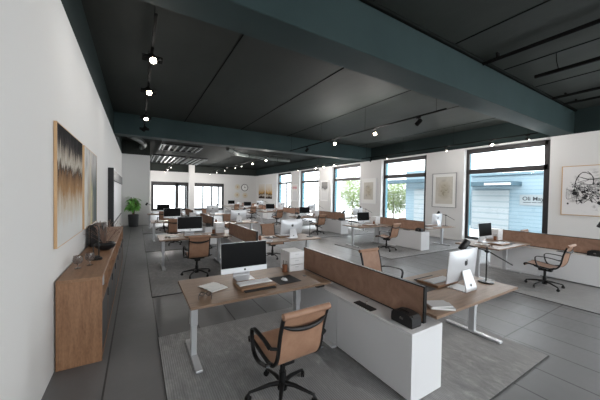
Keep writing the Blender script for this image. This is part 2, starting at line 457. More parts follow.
# louvre grids and ducts beyond the second beam
M['duct'] = mat('galvanised_duct', srgb(84, 90, 88), .6, .3)
M['louvre'] = mat('pale_louvre', srgb(62, 67, 64), .5)
def louvre(x, y, w, l, lab):
    o = thing('louvre_grid', lab, 'ceiling louvre', (x, y, 4.15), 0, 'louvre grids hanging beyond the second beam')
    b = MB(); b.box(0, .04, 0, l, 0, .09).box(w-.04, w, 0, l, 0, .09).box(0, w, -.04, 0, 0, .09).box(0, w, l, l+.04, 0, .09)
    b.build('grid_frame', M['black'], o)
    kk = int(w/.3)
    for i in range(kk):
        MB().box(.12+i*.3, .19+i*.3, .1, l-.1, .01, .06).build('slat', M['louvre'], o)
    for sx in (.1, w-.1):
        MB().tube([(sx, l/2, .09), (sx, l/2, ZC-4.15)], .008, 5).build('hanger', M['black'], o)
louvre(1.0, 14.6, 1.9, 2.0, 'slatted louvre grid hanging nearest beyond the second beam')
louvre(.8, 19.2, 1.9, 4.4, 'long slatted louvre grid hanging further back, above the far partition side')
louvre(3.0, 19.4, 1.2, 4.4, 'narrow slatted louvre grid hanging right of the other two')
def duct(pts, r, lab):
    o = thing('ventilation_duct', lab, 'duct', pts[0])
    P = smooth_path([Vector(p)-Vector(pts[0]) for p in pts], 8)
    MB().tube(P, r, 16).build('duct_run', M['duct'], o, True)
    for i in range(4, len(P)-1, 8):
        d = (P[i+1]-P[i]).normalized()
        MB().tube([P[i]-d*.02, P[i]+d*.02], r*1.1, 16).build('duct_collar', M['black'], o, True)
duct([(-.55, 13.2, 4.3), (0, 14.6, 4.3), (.3, 16.2, 4.3), (.2, 17.3, 4.3)], .13, 'grey round duct curving above the far left partition')
duct([(4.3, 15.0, 4.32), (5.0, 15.6, 4.25), (5.4, 16.5, 4.32), (7.2, 17.2, 4.32), (9.5, 17.4, 4.32)], .12, 'grey round duct curving across the ceiling beyond the second beam')
duct([(3.2, 13.2, 4.4), (5.0, 13.4, 4.4), (8.5, 13.3, 4.4)], .08, 'thin grey duct just beyond the second beam')

# ------------------------------------------------------------------ furniture makers
def apple(mb, s, mtx):
    """small rounded fruit silhouette with bite and leaf"""
    L = [(0, -.42), (.18, -.5), (.36, -.38), (.48, -.1), (.40, .02), (.34, .14), (.36, .26), (.42, .33), (.28, .42), (.1, .38), (0, .34),
         (-.1, .38), (-.28, .42), (-.44, .28), (-.48, .05), (-.42, -.22), (-.3, -.42), (-.16, -.5)]
    mb.poly([(x*s, y*s) for x, y in L], .002, mtx)
    mb.poly([(0, .42*s), (.05*s, .56*s), (.18*s, .66*s), (.16*s, .52*s)], .002, mtx)
M['logo'] = mat('dark_logo', srgb(30, 30, 32), .3)

def make_chair():
    o = thing('office_chair', '', 'chair')
    hw = .208
    prof = [(.27, .425), (.285, .44), (.28, .462), (.24, .472), (.12, .458), (-.02, .438), (-.14, .432), (-.215, .452), (-.262, .50), (-.29, .57), (-.305, .65), (-.325, .75), (-.352, .84), (-.372, .895)]
    P = [(p.y, p.z) for p in smooth_path([(0, a, b_) for a, b_ in prof], 5)]
    seat = [p for p in P if p[0] > -.262 or p[1] < .50]; k0 = len(seat)-1
    MB().ribbon(P[:k0+1], -hw+.01, hw-.01, .016).build('seat', M['leather'], o, True)
    back = MB().ribbon(P[k0:], -hw+.01, hw-.01, .016)
    # stitched cross ribs
    back.build('backrest', M['leather'], o, True)
    # rolled head edge
    MB().tube([(-hw-.012, -.385, .915), (hw+.012, -.385, .915)], .027, 14).build('head_roll', M['leather'], o, True)
    MB().tube([(-hw+.0, .278, .443), (hw-.0, .278, .443)], .018, 12).build('front_roll', M['leather'], o, True)
    for s in (-1, 1):
        MB().ribbon(P, s*hw-.010, s*hw+.010, .026).build('side_rail', M['black'], o, True)
        # arm loop
        x = s*(hw+.06)
        arm = smooth_path([(x, -.235, .475), (x, -.05, .425), (x, .05, .47), (x, .09, .60), (x, .07, .652), (x, .0, .662), (x, -.15, .655), (x, -.27, .635)], 6)
        A = MB()
        A.ribbon([(p.y, p.z) for p in arm], x-.016, x+.016, .014)
        A.tube([(x, -.27, .635), (s*hw, -.30, .63)], .013, 8)
        A.tube([(x, -.20, .465), (s*hw, -.19, .455)], .013, 8)
        A.build('armrest', M['black'], o, True)
    # curved spreader bars behind the back and under the seat
    pts = smooth_path([(-hw, -.348, .825), (-hw*.6, -.376, .80), (0, -.386, .788), (hw*.6, -.376, .80), (hw, -.348, .825)], 6)
    MB().tube(pts, [.008+.012*math.sin(PI*i/(len(pts)-1)) for i in range(len(pts))], 10).build('back_brace', M['black'], o, True)
    b = MB().tube([(-hw, -.08, .425), (-hw*.5, -.06, .39), (0, -.05, .375), (hw*.5, -.06, .39), (hw, -.08, .425)], .016, 8)
    b.tube([(-hw, .12, .445), (-hw*.4, .08, .395), (0, .05, .38), (hw*.4, .08, .395), (hw, .12, .445)], .014, 8)
    b.build('seat_brace', M['black'], o, True)
    MB().box(-.06, .06, -.12, .10, .335, .385, .015, 2).box(.06, .17, .02, .04, .35, .362, .004, 1).build('tilt_mechanism', M['black'], o)
    MB().lathe([(0, .345), (.024, .345), (.024, .22), (.033, .22), (.033, .09), (.045, .085), (.045, .06), (0, .06)], 20).build('gas_column', M['black'], o, True)
    for i in range(5):
        a = math.radians(20+72*i); c, s_ = math.cos(a), math.sin(a)
        pts = [(.03*c, .03*s_, .115), (.12*c, .12*s_, .115), (.24*c, .24*s_, .090), (.30*c, .30*s_, .078), (.31*c, .31*s_, .06)]
        leg = MB().tube(pts, [.024, .019, .014, .012, .011], 10).build('base_leg', M['black'], o, True)
        w = MB()
        Rm = Matrix.Translation((.31*c, .31*s_, .027)) @ Matrix.Rotation(a+.6, 4, 'Z')
        for q in (-.016, .006):
            w.lathe([(0, 0), (.026, 0), (.026, .012), (0, .012)], 14, mtx=Rm @ Matrix.Translation((0, q+.01, 0)) @ Matrix.Rotation(PI/2, 4, 'X'))
        w.box(-.012, .012, -.014, .014, .0, .036, .003, 1, mtx=Rm)
        w.build('caster', M['black'], leg, True)
    return o

def make_desk():
    """desk top centred on origin, long side along x"""
    o = thing('desk', '', 'desk')
    W2, D2 = .84, .465
    MB().box(-W2, W2, -D2, D2, .712, .74, .004, 2).build('tabletop', M['desk_wood'], o)
    MB().box(-W2+.2, W2-.2, -.12, -.07, .665, .7125, .004, 1).box(-W2+.2, W2-.2, .07, .12, .665, .7125, .004, 1).build('underframe', M['metal_white'], o)
    for s in (-1, 1):
        x = -.73 if s < 0 else .61
        l = MB().box(x-.03, x+.03, -.04, .04, .03, .50, .006, 2).box(x-.037, x+.037, -.047, .047, .36, .70, .006, 2)
        l.box(x-.04, x+.04, -.32, .32, .685, .7125, .004, 1)
        leg = l.build('leg', M['metal_white'], o)
        MB().box(x-.035, x+.035, -.35, .35, .006, .034, .008, 2).build('foot', M['metal_white'], leg)
        MB().lathe([(0, 0), (.02, 0), (.02, .008), (0, .008)], 12, (x, -.30, 0)).lathe([(0, 0), (.02, 0), (.02, .008), (0, .008)], 12, (x, .30, 0)).build('glide', M['blackpl'], leg)
    MB().lathe([(0, .7402), (.028, .7402), (.028, .742), (.02, .743), (0, .7425)], 20, (W2-.17, -.10, 0)).build('cable_port', M['blackpl'], o, True)
    MB().box(W2-.22, W2-.10, -D2+.0, -D2+.05, .69, .712, .004, 1).build('height_control', M['blackpl'], o)
    return o

def make_cabinet():
    """low storage between the two desks; near end at y=0, x centred"""
    o = thing('storage_cabinet', '', 'cabinet')
    w, L, h = .215, 2.1, .635
    MB().box(-w+.004, w-.004, .004, L-.004, .02, h-.02, .0).build('body', M['cab'], o)
    MB().box(-w-.009, w+.009, -.012, L, h-.02, h, .001, 1).build('cabinet_top', M['cab'], o)
    MB().box(-w-.009, w+.009, -.012, .006, .012, h-.021, .001, 1).build('end_panel', M['cab'], o)
    for s in (-1, 1):
        for i, (a, b_) in enumerate(((.008, 1.02), (1.026, L-.008))):
            MB().box(s*w-.009, s*w+.009, a, b_, .03, h-.024, .002, 1).build('door', M['cab'], o)
    MB().box(-w-.065, -w+.02, 1.03, L, .004, .03, .003, 1).build('plinth', M['cab'], o)
    MB().box(w-.02, w+.065, .05, 1.0, .004, .03, .003, 1).build('plinth', M['cab'], o)
    return o

def make_divider():
    o = thing('screen_divider', '', 'desk divider')
    L = 2.16
    MB().box(-.016, .016, .012, L-.012, .012, .338, .004, 2).build('panel', M['felt'], o)
    MB().box(-.022, .022, 0, .014, 0, .35, .003, 1).box(-.022, .022, L-.014, L, 0, .35, .003, 1).box(-.022, .022, 0, L, 0, .012, .003, 1).box(-.022, .022, 0, L, .338, .35, .003, 1).build('edge_frame', M['black'], o)
    return o

def make_monitor():
    """all-in-one; screen faces -y, origin under the stand"""
    o = thing('computer', '', 'computer')
    hw, zb, zt = .305, .095, .475
    Mt = Matrix.Translation((0, 0, .30)) @ Matrix.Rotation(math.radians(-5), 4, 'X') @ Matrix.Translation((0, 0, -.30))
    sh = MB()
    # bulged rear shell
    t = bmesh.new(); N = 12; Hn = 10; grid = []
    for i in range(N+1):
        row = []
        for j in range(Hn+1):
            u = i/N*2-1; v = j/Hn*2-1
            dep = .038*(1-abs(u)**3)*(1-abs(v)**3)+.004
            row.append(t.verts.new((u*hw, dep, (zb+zt)/2+v*(zt-zb)/2)))
        grid.append(row)
    for i in range(N):
        for j in range(Hn): t.faces.new((grid[i][j], grid[i+1][j], grid[i+1][j+1], grid[i][j+1]))
    bmesh.ops.recalc_face_normals(t, faces=t.faces[:])
    t.transform(Mt); sh._add(t)
    sh.box(-hw, hw, -.004, .006, zb, zt, .002, 1, Mt)
    sh.build('housing', M['alu'], o, True)
    MB().box(-hw+.004, hw-.004, -.007, -.003, zb+.065, zt-.004, .0012, 1, Mt).build('screen', M['screen'], o)
    MB().box(-hw+.001, hw-.001, -.0075, -.003, zb+.001, zb+.064, .001, 1, Mt).build('chin', M['alu'], o)
    lg = MB(); apple(lg, .028, Mt @ Matrix.Translation((0, -.0078, zb+.034)) @ Matrix.Rotation(PI/2, 4, 'X')); lg.build('front_logo', M['logo'], o)
    lg = MB(); apple(lg, .07, Mt @ Matrix.Translation((0, .0425, .325)) @ Matrix.Rotation(PI/2, 4, 'X') @ Matrix.Scale(-1, 4, (1, 0, 0))); lg.build('rear_logo', M['logo'], o)
    lg = MB(); apple(lg, .03, Matrix.Translation((0, .108, .075)) @ Matrix.Rotation(math.radians(100), 4, 'X') @ Matrix.Scale(-1, 4, (1, 0, 0))); lg.build('stand_logo', M['logo'], o)
    # bent sheet stand: foot plate forward, neck rising behind
    P = [(-.12, .005), (.085, .005), (.102, .012), (.108, .028), (.098, .07), (.068, .16), (.042, .235)]
    P = [(p.y, p.z) for p in smooth_path([(0, a, b_) for a, b_ in P], 5)]
    st = MB().ribbon(P, -.115, .115, .009)
    for v in st.bm.verts:      # neck narrows slightly
        if v.co.z > .03: v.co.x *= 1-.32*min(1, (v.co.z-.03)/.25)
    st.build('stand', M['alu'], o, True)
    return o

def make_lamp():
    """balanced arm desk lamp"""
    o = thing('desk_lamp', '', 'lamp')
    MB().lathe([(0, 0), (.085, 0), (.088, .006), (.082, .014), (.012, .02), (0, .02)], 28).build('base', M['black'], o, True)
    MB().tube([(0, 0, .018), (0, 0, .46)], .008, 10).build('pole', M['black'], o, True)
    MB().lathe([(0, -.02), (.019, -.02), (.019, .02), (0, .02)], 14, mtx=Matrix.Translation((0, 0, .405)) @ Matrix.Rotation(PI/2, 4, 'X')).build('joint', M['black'], o, True)
    # arm: from the head (up, -x) through the joint to the counter end (down, +x)
    a = Vector((.26, -.16, -.17)); h = Vector((-.26, .16, .09))
    MB().tube([Vector((0, -.025, .405))+h, Vector((0, -.025, .405)), Vector((0, -.025, .405))+a], .008, 8).build('arm', M['black'], o, True)
    c = Vector((0, -.02, .405))+h
    q = Vector((-.45, .28, -.8)).normalized().to_track_quat('Z', 'Y').to_matrix().to_4x4()
    MB().lathe([(0, -.06), (.038, -.06), (.043, -.05), (.044, .085), (.037, .085), (.028, .05), (0, .05)], 20, mtx=Matrix.Translation(c) @ q).build('lamp_shade', M['blackpl'], o, True)
    return o

def make_tray():
    o = thing('keyboard_riser', '', 'desk tray')
    MB().box(-.215, .215, -.13, .16, .0, .028, .004, 1).build('wooden_base', M['desk_wood2'], o)
    MB().box(-.19, .19, -.19, -.135, 0, .010, .003, 1).build('wrist_rest', M['mat'], o)
    return o
def make_keyboard():
    o = thing('keyboard', '', 'keyboard')
    MB().box(-.205, .205, -.07, .07, 0, .010, .004, 2).build('keyboard_body', M['alu'], o)
    b = MB()
    for r in range(5):
        for c in range(14):
            x = -.193+c*.0278; y = -.058+r*.0245
            if r == 0 and 4 <= c <= 8:
                if c == 4: b.box(x, x+.135, y, y+.02, .010, .0135)
                continue
            b.box(x, x+.024, y, y+.02, .010, .0135)
    b.build('keys', M['whitepl'], o)
    return o
def make_mouse():
    o = thing('computer_mouse', '', 'mouse')
    t = bmesh.new(); bmesh.ops.create_uvsphere(t, u_segments=16, v_segments=10, radius=1)
    for v in t.verts:
        v.co = Vector((v.co.x*.032, v.co.y*.056, max(0, v.co.z)*.026*(1-.2*v.co.y)))
    mb = MB(); mb._add(t); mb.build('mouse_body', M['whitepl'], o, True)
    MB().box(-.003, .003, .012, .035, .020, .027, .001, 1).build('scroll_wheel', M['greypaper'], o)
    return o
def make_mat():
    o = thing('desk_mat', '', 'desk mat')
    MB().box(-.155, .155, -.15, .15, 0, .003, .001, 1).build('mat_sheet', M['mat'], o)
    return o
def make_cup():
    o = thing('pen_cup', '', 'pen cup')
    MB().lathe([(0, 0), (.034, 0), (.036, .10), (.031, .10), (.029, .006), (0, .006)], 20).build('cup', M['leather_cup'], o, True)
    for i, (a, l) in enumerate(((.3, .15), (1.9, .16), (3.6, .14), (5.0, .155))):
        MB().tube([(.012*math.cos(a), .012*math.sin(a), .008), (.027*math.cos(a), .027*math.sin(a), l)], .004, 6).build('pencil', M['pencil'], o)
    return o
def make_filebox():
    o = thing('file_box', '', 'box')
    w, d, h = .12, .14, .28
    b = MB().box(-w, w, -d, d, 0, .006).box(-w, -w+.006, -d, d, 0, h, .001, 1).box(w-.006, w, -d, d, 0, h, .001, 1).box(-w, w, d-.006, d, 0, h, .001, 1).box(-w, w, -d, d, h-.006, h, .001, 1)
    b.build('box_shell', M['whitepl'], o)
    for i in range(3):
        z = .008+i*.09
        dr = MB().box(-w+.008, w-.008, -d, d-.01, z, z+.084, .002, 1).build('drawer', M['whitepl'], o)
        MB().box(-.03, .03, -d-.006, -d+.002, z+.05, z+.058, .001, 1).build('drawer_pull', M['alu'], dr)
    return o
def make_notebook():
    o = thing('open_notebook', '', 'notebook')
    for s in (-1, 1):
        pr = smooth_path([(0, 0, .008), (0, s*.03, .014), (0, s*.09, .011), (0, s*.145, .005)], 5)
        b = MB().ribbon([(p.y, p.z) for p in pr], -.105, .105, .006)
        b.build('page_block', M['paper'], o, True)
    b = MB()
    for k in range(6):
        for s in (-1, 1):
            y = s*(.035+k*.016); b.box(-.08, .06, y-.002, y+.002, .0142-k*.0006, .0152-k*.0006)
    b.build('printed_lines', M['greypaper'], o)
    return o
def make_glasses():
    o = thing('eyeglasses', '', 'eyeglasses')
    b = MB()
    for s in (-1, 1):
        b.tube([(s*.034+.026*math.cos(2*PI*k/16), 0, .022+.020*math.sin(2*PI*k/16)) for k in range(16)], .003, 6, closed=True)
    b.tube([(-.009, 0, .026), (0, 0, .030), (.009, 0, .026)], .003, 6)
    b.build('rims', M['blackpl'], o, True)
    for s in (-1, 1):
        MB().tube([(s*.061, 0, .03), (s*.064, .07, .028), (s*.060, .12, .006)], .0028, 6).build('temple', M['blackpl'], o)
        MB().lathe([(0, 0), (.023, 0), (.023, .001), (0, .001)], 16, mtx=Matrix.Translation((s*.034, .001, .022)) @ Matrix.Rotation(PI/2, 4, 'X')).build('lens', M['glass_dark'], o)
    return o
def make_magazine(th, w=.105, d=.15, cov='greypaper'):
    o = thing('magazine', '', 'magazine')
    MB().box(-w, w, -d, d, 0, .002, .0005, 1).box(-w, w, -d, d, th-.002, th, .0005, 1).box(-w, -w+.002, -d, d, 0, th).build('cover', M[cov], o)
    MB().box(-w+.002, w-.003, -d+.003, d-.003, .002, th-.002).build('pages', M['paper'], o)
    return o
def make_dock():
    """black box with handle bow and silver badge, on the cabinet end"""
    o = thing('black_case', '', 'case')
    t = bmesh.new()
    mb = MB()
    pr = [(-.115, 0), (.115, 0), (.12, .03), (.115, .085), (.09, .108), (.03, .118), (-.03, .118), (-.09, .108), (-.115, .085), (-.12, .03)]
    mb.poly(pr, .13, Matrix.Translation((-.065, 0, 0)) @ Matrix.Rotation(PI/2, 4, 'Z') @ Matrix.Rotation(PI/2, 4, 'X'))
    mb.build('case_body', M['blackpl'], o)
    MB().tube([(-.03, -.06, .117), (-.03, -.05, .126), (-.03, .05, .126), (-.03, .06, .117)], .006, 8).build('carry_handle', M['black'], o)
    MB().box(-.068, -.064, -.02, .02, .05, .07, .001, 1).build('latch', M['chrome'], o)
    MB().poly([(-.02, .0), (.02, .0), (0, -.025)], .002, Matrix.Translation((-.050, -.095, .107)) @ Matrix.Rotation(.5, 4, 'X')).build('badge', M['chrome'], o)
    return o
def make_flap():
    o = thing('cable_tray', '', 'tray')
    MB().box(-.045, .045, -.13, .13, 0, .012, .003, 1).build('tray_plate', M['mat'], o)
    MB().tube([(.03, .0, .012), (.03, .02, .03), (.06, .02, .035)], .004, 6).build('clip', M['chrome'], o)
    return o
M['desk_wood2'] = wood('riser_walnut', srgb(120, 90, 66), srgb(146, 112, 86), srgb(160, 128, 102))
M['desk_wood2'].name = 'riser_wood'

P_ = {'chair': make_chair(), 'desk': make_desk(), 'cab': make_cabinet(), 'div': make_divider(), 'mon': make_monitor(), 'lamp': make_lamp(),
      'tray': make_tray(), 'kb': make_keyboard(), 'mouse': make_mouse(), 'mat': make_mat(), 'cup': make_cup(), 'box': make_filebox(),
      'note': make_notebook(), 'glasses': make_glasses(), 'mag': make_magazine(.012, .078, .11), 'mag2': make_magazine(.02, .085, .115, 'greypaper'), 'dock': make_dock(), 'flap': make_flap()}
# rug prototype
def make_rug():
    o = thing('rug', '', 'rug')
    e = .008
    MB().box(e, 3.92-e, e, 2.66-e, 0, .012).build('rug_pile', M['rug'], o)
    MB().box(0, 3.92, 0, e, 0, .010).box(0, 3.92, 2.66-e, 2.66, 0, .010).box(0, e, e, 2.66-e, 0, .010).box(3.92-e, 3.92, e, 2.66-e, 0, .010).build('binding', M['rug_edge'], o); return o
P_['rug'] = make_rug()
bpy.context.view_layer.update()
index_kids()
USED = {}
GROUPS = {'chair': 'tan office chairs at the desks', 'desk': 'wooden desks', 'cab': 'white storage cabinets between the desks', 'div': 'brown dividers on the cabinets', 'mon': 'computers on the desks',
 'lamp': 'black desk lamps', 'tray': 'keyboard risers', 'kb': 'keyboards', 'mouse': 'computer mice', 'mat': 'black desk mats', 'cup': 'pen cups', 'box': 'white file boxes', 'note': 'open notebooks',
 'glasses': 'eyeglasses on the desks', 'mag': 'magazines on the desks', 'mag2': 'magazines on the desks', 'dock': 'black cases on the cabinets', 'flap': 'black trays on the cabinets', 'rug': 'grey rugs under the desks'}
NAMES = {}
def place(key, x, y, z, rz, label):
    p = P_[key]
    if key not in USED: c = p; USED[key] = 1
    else: c = copy_tree(p)
    c.location = (x, y, z); c.rotation_euler = (0, 0, rz)
    c['label'] = label; c['group'] = GROUPS[key]
    return c

ROWW = ['nearest', 'second', 'third', 'fourth', 'fifth', 'sixth']
CX, CY = 2.27, 2.55
DESK_Z = .74
rnd = random.Random(3)
def bench(col, row):
    ox = 0 if col == 0 else 6.15
    oy = 4.19*row
    bank = 'left bank' if col == 0 else 'window bank'
    rw = ROWW[row]
    where = '%s bench of the %s' % (rw, bank)
    RZ = .0125
    place('rug', ox+.23, oy+1.17, 0, 0, 'grey ribbed rug under the '+where)
    place('cab', ox+2.285, oy+1.5, RZ, 0, 'low white storage cabinet in the '+where)
    place('div', ox+2.345, oy+1.56, RZ+.636, 0, 'brown suede divider on the cabinet of the '+where)
    place('dock', ox+2.195, oy+1.66, RZ+.636, 0, 'small black case on the near cabinet end, '+where)
    place('flap', ox+2.125, oy+2.13, RZ+.636, .0, 'flat black tray beside the divider, '+where)
    for side in (0, 1):
        sd = 'left desk' if side == 0 else 'right desk'
        w2 = '%s of the %s' % (sd, where)
        def P(key, x, y, z, rz, lab, jit=0):
            if side == 0: X, Y, R = x, y, rz
            else: X, Y, R = 2*CX-x, 2*CY-y, rz+PI
            return place(key, ox+X, oy+Y, z, R, lab)
        cx = 1.34
        dk = P('desk', 1.28 if side == 0 else 1.34, 3.185, RZ, 0, 'wooden desk, the '+w2)
        jr = 0.0 if row == 0 else rnd.uniform(-.12, .12)
        jx = 0.0 if row == 0 else rnd.uniform(-.05, .05)
        P('chair', 1.15+jx, 2.17, RZ, .03+jr, 'tan leather office chair, '+w2)
        face = 'its black screen to the camera' if side == 0 else 'its silver back to the camera'
        P('mon', 1.19, 3.34, DESK_Z+RZ, 0, 'silver computer%s, %s' % ('' if side == 0 else ' seen from behind', w2))
        P('tray', 1.22, 3.035, DESK_Z+RZ, 0, 'wooden keyboard riser, '+w2)
        P('kb', 1.22, 3.06, DESK_Z+RZ+.0285, 0, 'white keyboard on the wooden riser, '+w2)
        P('mat', 1.64, 3.06, DESK_Z+RZ+.0005, .03, 'black square mouse mat, '+w2)
        P('mouse', 1.62, 3.05, DESK_Z+RZ+.004, .2, 'white mouse on the black mat, '+w2)
        P('cup', 1.80, 3.38, DESK_Z+RZ+.0005, 0, 'brown pen cup, '+w2) if side == 0 else P('cup', 2.02, 3.28, DESK_Z+RZ+.0005, 0, 'brown pen cup, '+w2)
        if side == 0:
            P('box', 1.97, 3.47, DESK_Z+RZ+.0005, 0, 'white three-drawer file box, '+w2)
            P('note', .76, 3.20, DESK_Z+RZ+.0005, .35-PI/2*0+.0, 'open notebook with white pages, '+w2)
            if row < 3: P('glasses', .63, 2.97, DESK_Z+RZ+.0005, 2.9, 'dark-rimmed eyeglasses, '+w2)
            if (col == 1 and row in (1, 2, 3)) or (col == 0 and row == 3):
                P('lamp', .70, 3.44, DESK_Z+RZ+.0005, 0, 'black desk lamp, '+w2)
        else:
            P('mag2', 1.94, 3.53, DESK_Z+RZ+.0005, .9, 'thick white magazine, lower one, '+w2)
            P('mag', 1.96, 3.52, DESK_Z+RZ+.023, 1.15, 'grey magazine, upper one, '+w2)
            P('lamp', .655, 3.36, DESK_Z+RZ+.0005, PI, 'black balanced-arm desk lamp, '+w2)
for r in range(4): bench(0, r)
for r in range(6): bench(1, r)

# ------------------------------------------------------------------ sideboard on the left wall
def sideboard():
    ya, yb, xa, xb, H = 3.60, 8.6, XL+.015, -.32, .93
    L = yb-ya
    o = thing('sideboard', 'long walnut sideboard with dark doors against the white left wall', 'sideboard', (xa, ya, 0))
    D = xb-xa
    MB().box(0, D, 0, L, H-.03, H, .003, 1).build('sideboard_top', M['top_wood'], o)
    MB().box(0, D-.0, 0, .025, .001, H-.03, .002, 1).build('side_panel', M['side_wood'], o)
    MB().box(0, D-.0, L-.025, L, .03, H-.03, .002, 1).build('side_panel', M['side_wood'], o)
    MB().box(0, D, .025, L-.025, .03, .055).build('bottom_panel', M['side_wood'], o)
    MB().box(0, .012, .025, L-.025, .055, H-.03).build('back_panel', M['side_wood'], o)
    MB().box(.02, D-.03, .02, L-.02, 0, .03).build('plinth', M['blackpl'], o)
    MB().box(.012, D-.002, .025, L-.025, .63, .655).build('shelf', M['side_wood'], o)
    nb = 7; w = (L-.05)/nb
    for i in range(1, nb):
        y = .025+i*w
        MB().box(.012, D-.002, y-.011, y+.011, .055, H-.03).build('partition_panel', M['side_wood'], o)
    for i in range(nb):
        y = .025+i*w
        d = MB().box(D-.02, D-.004, y+.014, y+w-.014, .06, .625, .002, 1).build('door', M['dark_door'], o)
        MB().box(D-.004, D+.006, y+w-.05, y+w-.035, .50, .60, .002, 1).build('door_handle', M['black'], d)
sideboard()
SB = .931
for i, y in enumerate((3.98, 4.23, 4.47)):
    b = MB().box(-.58, -.36, y, y+.05, .656, .88, .002, 1)
    o = b.build('folder', M['paper'] if i != 1 else M['greypaper'])
    tag(o, ['white folder standing in the first open bay of the sideboard', 'grey folder standing in the middle of the sideboard\'s first bay', 'white folder standing last in the sideboard\'s first open bay'][i], 'folder', 'folders in the sideboard')
def tumbler(x, y, lab):
    o = thing('glass_tumbler', lab, 'glass', (x, y, SB), 0, 'glasses on the sideboard')
    MB().lathe([(0, 0), (.034, 0), (.034, .004), (.008, .012), (.007, .045), (.040, .065), (.052, .10), (.044, .15), (.041, .15), (.048, .10), (.036, .07), (0, .06)], 20).build('bowl_and_stem', M['glass_dark'], o, True)
tumbler(-.60, 4.10, 'smoky glass on the sideboard, nearest the white wall')
tumbler(-.50, 4.22, 'smoky glass on the sideboard, right of the other glass')
o = thing('lantern_stand', 'black metal hoop stand with round foot on the sideboard', 'stand', (-.47, 4.52, SB))
MB().lathe([(0, 0), (.07, 0), (.072, .02), (.06, .03), (0, .03)], 24).lathe([(0, .03), (.045, .03), (.045, .05), (0, .05)], 20).build('foot', M['black'], o, True)
P = smooth_path([(0, -.045, .04), (0, -.045, .30), (0, -.055, .43), (0, -.12, .47), (0, -.19, .43), (0, -.2, .30)], 5)
MB().tube([(.03, 0, .04), (.03, 0, .42), (.015, 0, .455), (-.02, 0, .47), (-.075, 0, .455), (-.09, 0, .42), (-.09, 0, .20), (-.03, 0, .20), (-.03, 0, .04)], .007, 8).build('hoop', M['black'], o, True)
o = thing('black_speaker', 'black boxy speaker leaning on the wall behind the hoop stand', 'speaker', (-.575, 5.85, SB))
MB().box(-.09, .09, -.30, .30, 0, .35, .02, 3).build('cabinet_body', M['blackpl'], o)
MB().box(-.07, .07, -.306, -.298, .04, .31, .004, 1).build('front_grille', M['mat'], o)
for yy in (-.15, .15):
    MB().lathe([(0, 0), (.11, 0), (.115, .006), (.06, .006), (0, .002)], 24, mtx=Matrix.Translation((.09, yy, .175)) @ Matrix.Rotation(PI/2, 4, 'Y')).build('speaker_cone', M['black'], o, True)
o = thing('twig_bowl', 'black bowl holding dried brown twigs on the sideboard', 'bowl', (-.43, 5.22, SB))
MB().lathe([(0, 0), (.06, 0), (.075, .01), (.13, .05), (.145, .09), (.12, .12), (.09, .12), (.09, .105), (.12, .085), (.06, .02), (0, .02)], 28).build('bowl', M['blackpl'], o, True)
b = MB(); rr = random.Random(5)
for i in range(46):
    a = rr.uniform(0, 2*PI); s = rr.uniform(.05, .26); h = rr.uniform(.25, .48)
    p = [(0, 0, .05), (s*.3*math.cos(a), s*.3*math.sin(a), h*.5), (s*math.cos(a+.3), s*math.sin(a+.3), h)]
    b.tube(smooth_path(p, 3), .0022, 4)
    for q in range(3):
        e = Vector(p[2]); f = e*(.7+.1*q); b.tube([f, f+Vector((rr.uniform(-.05, .05), rr.uniform(-.05, .05), rr.uniform(.02, .06)))], .0018, 4)
t_ = b.build('dried_twigs', M['twig'], o)

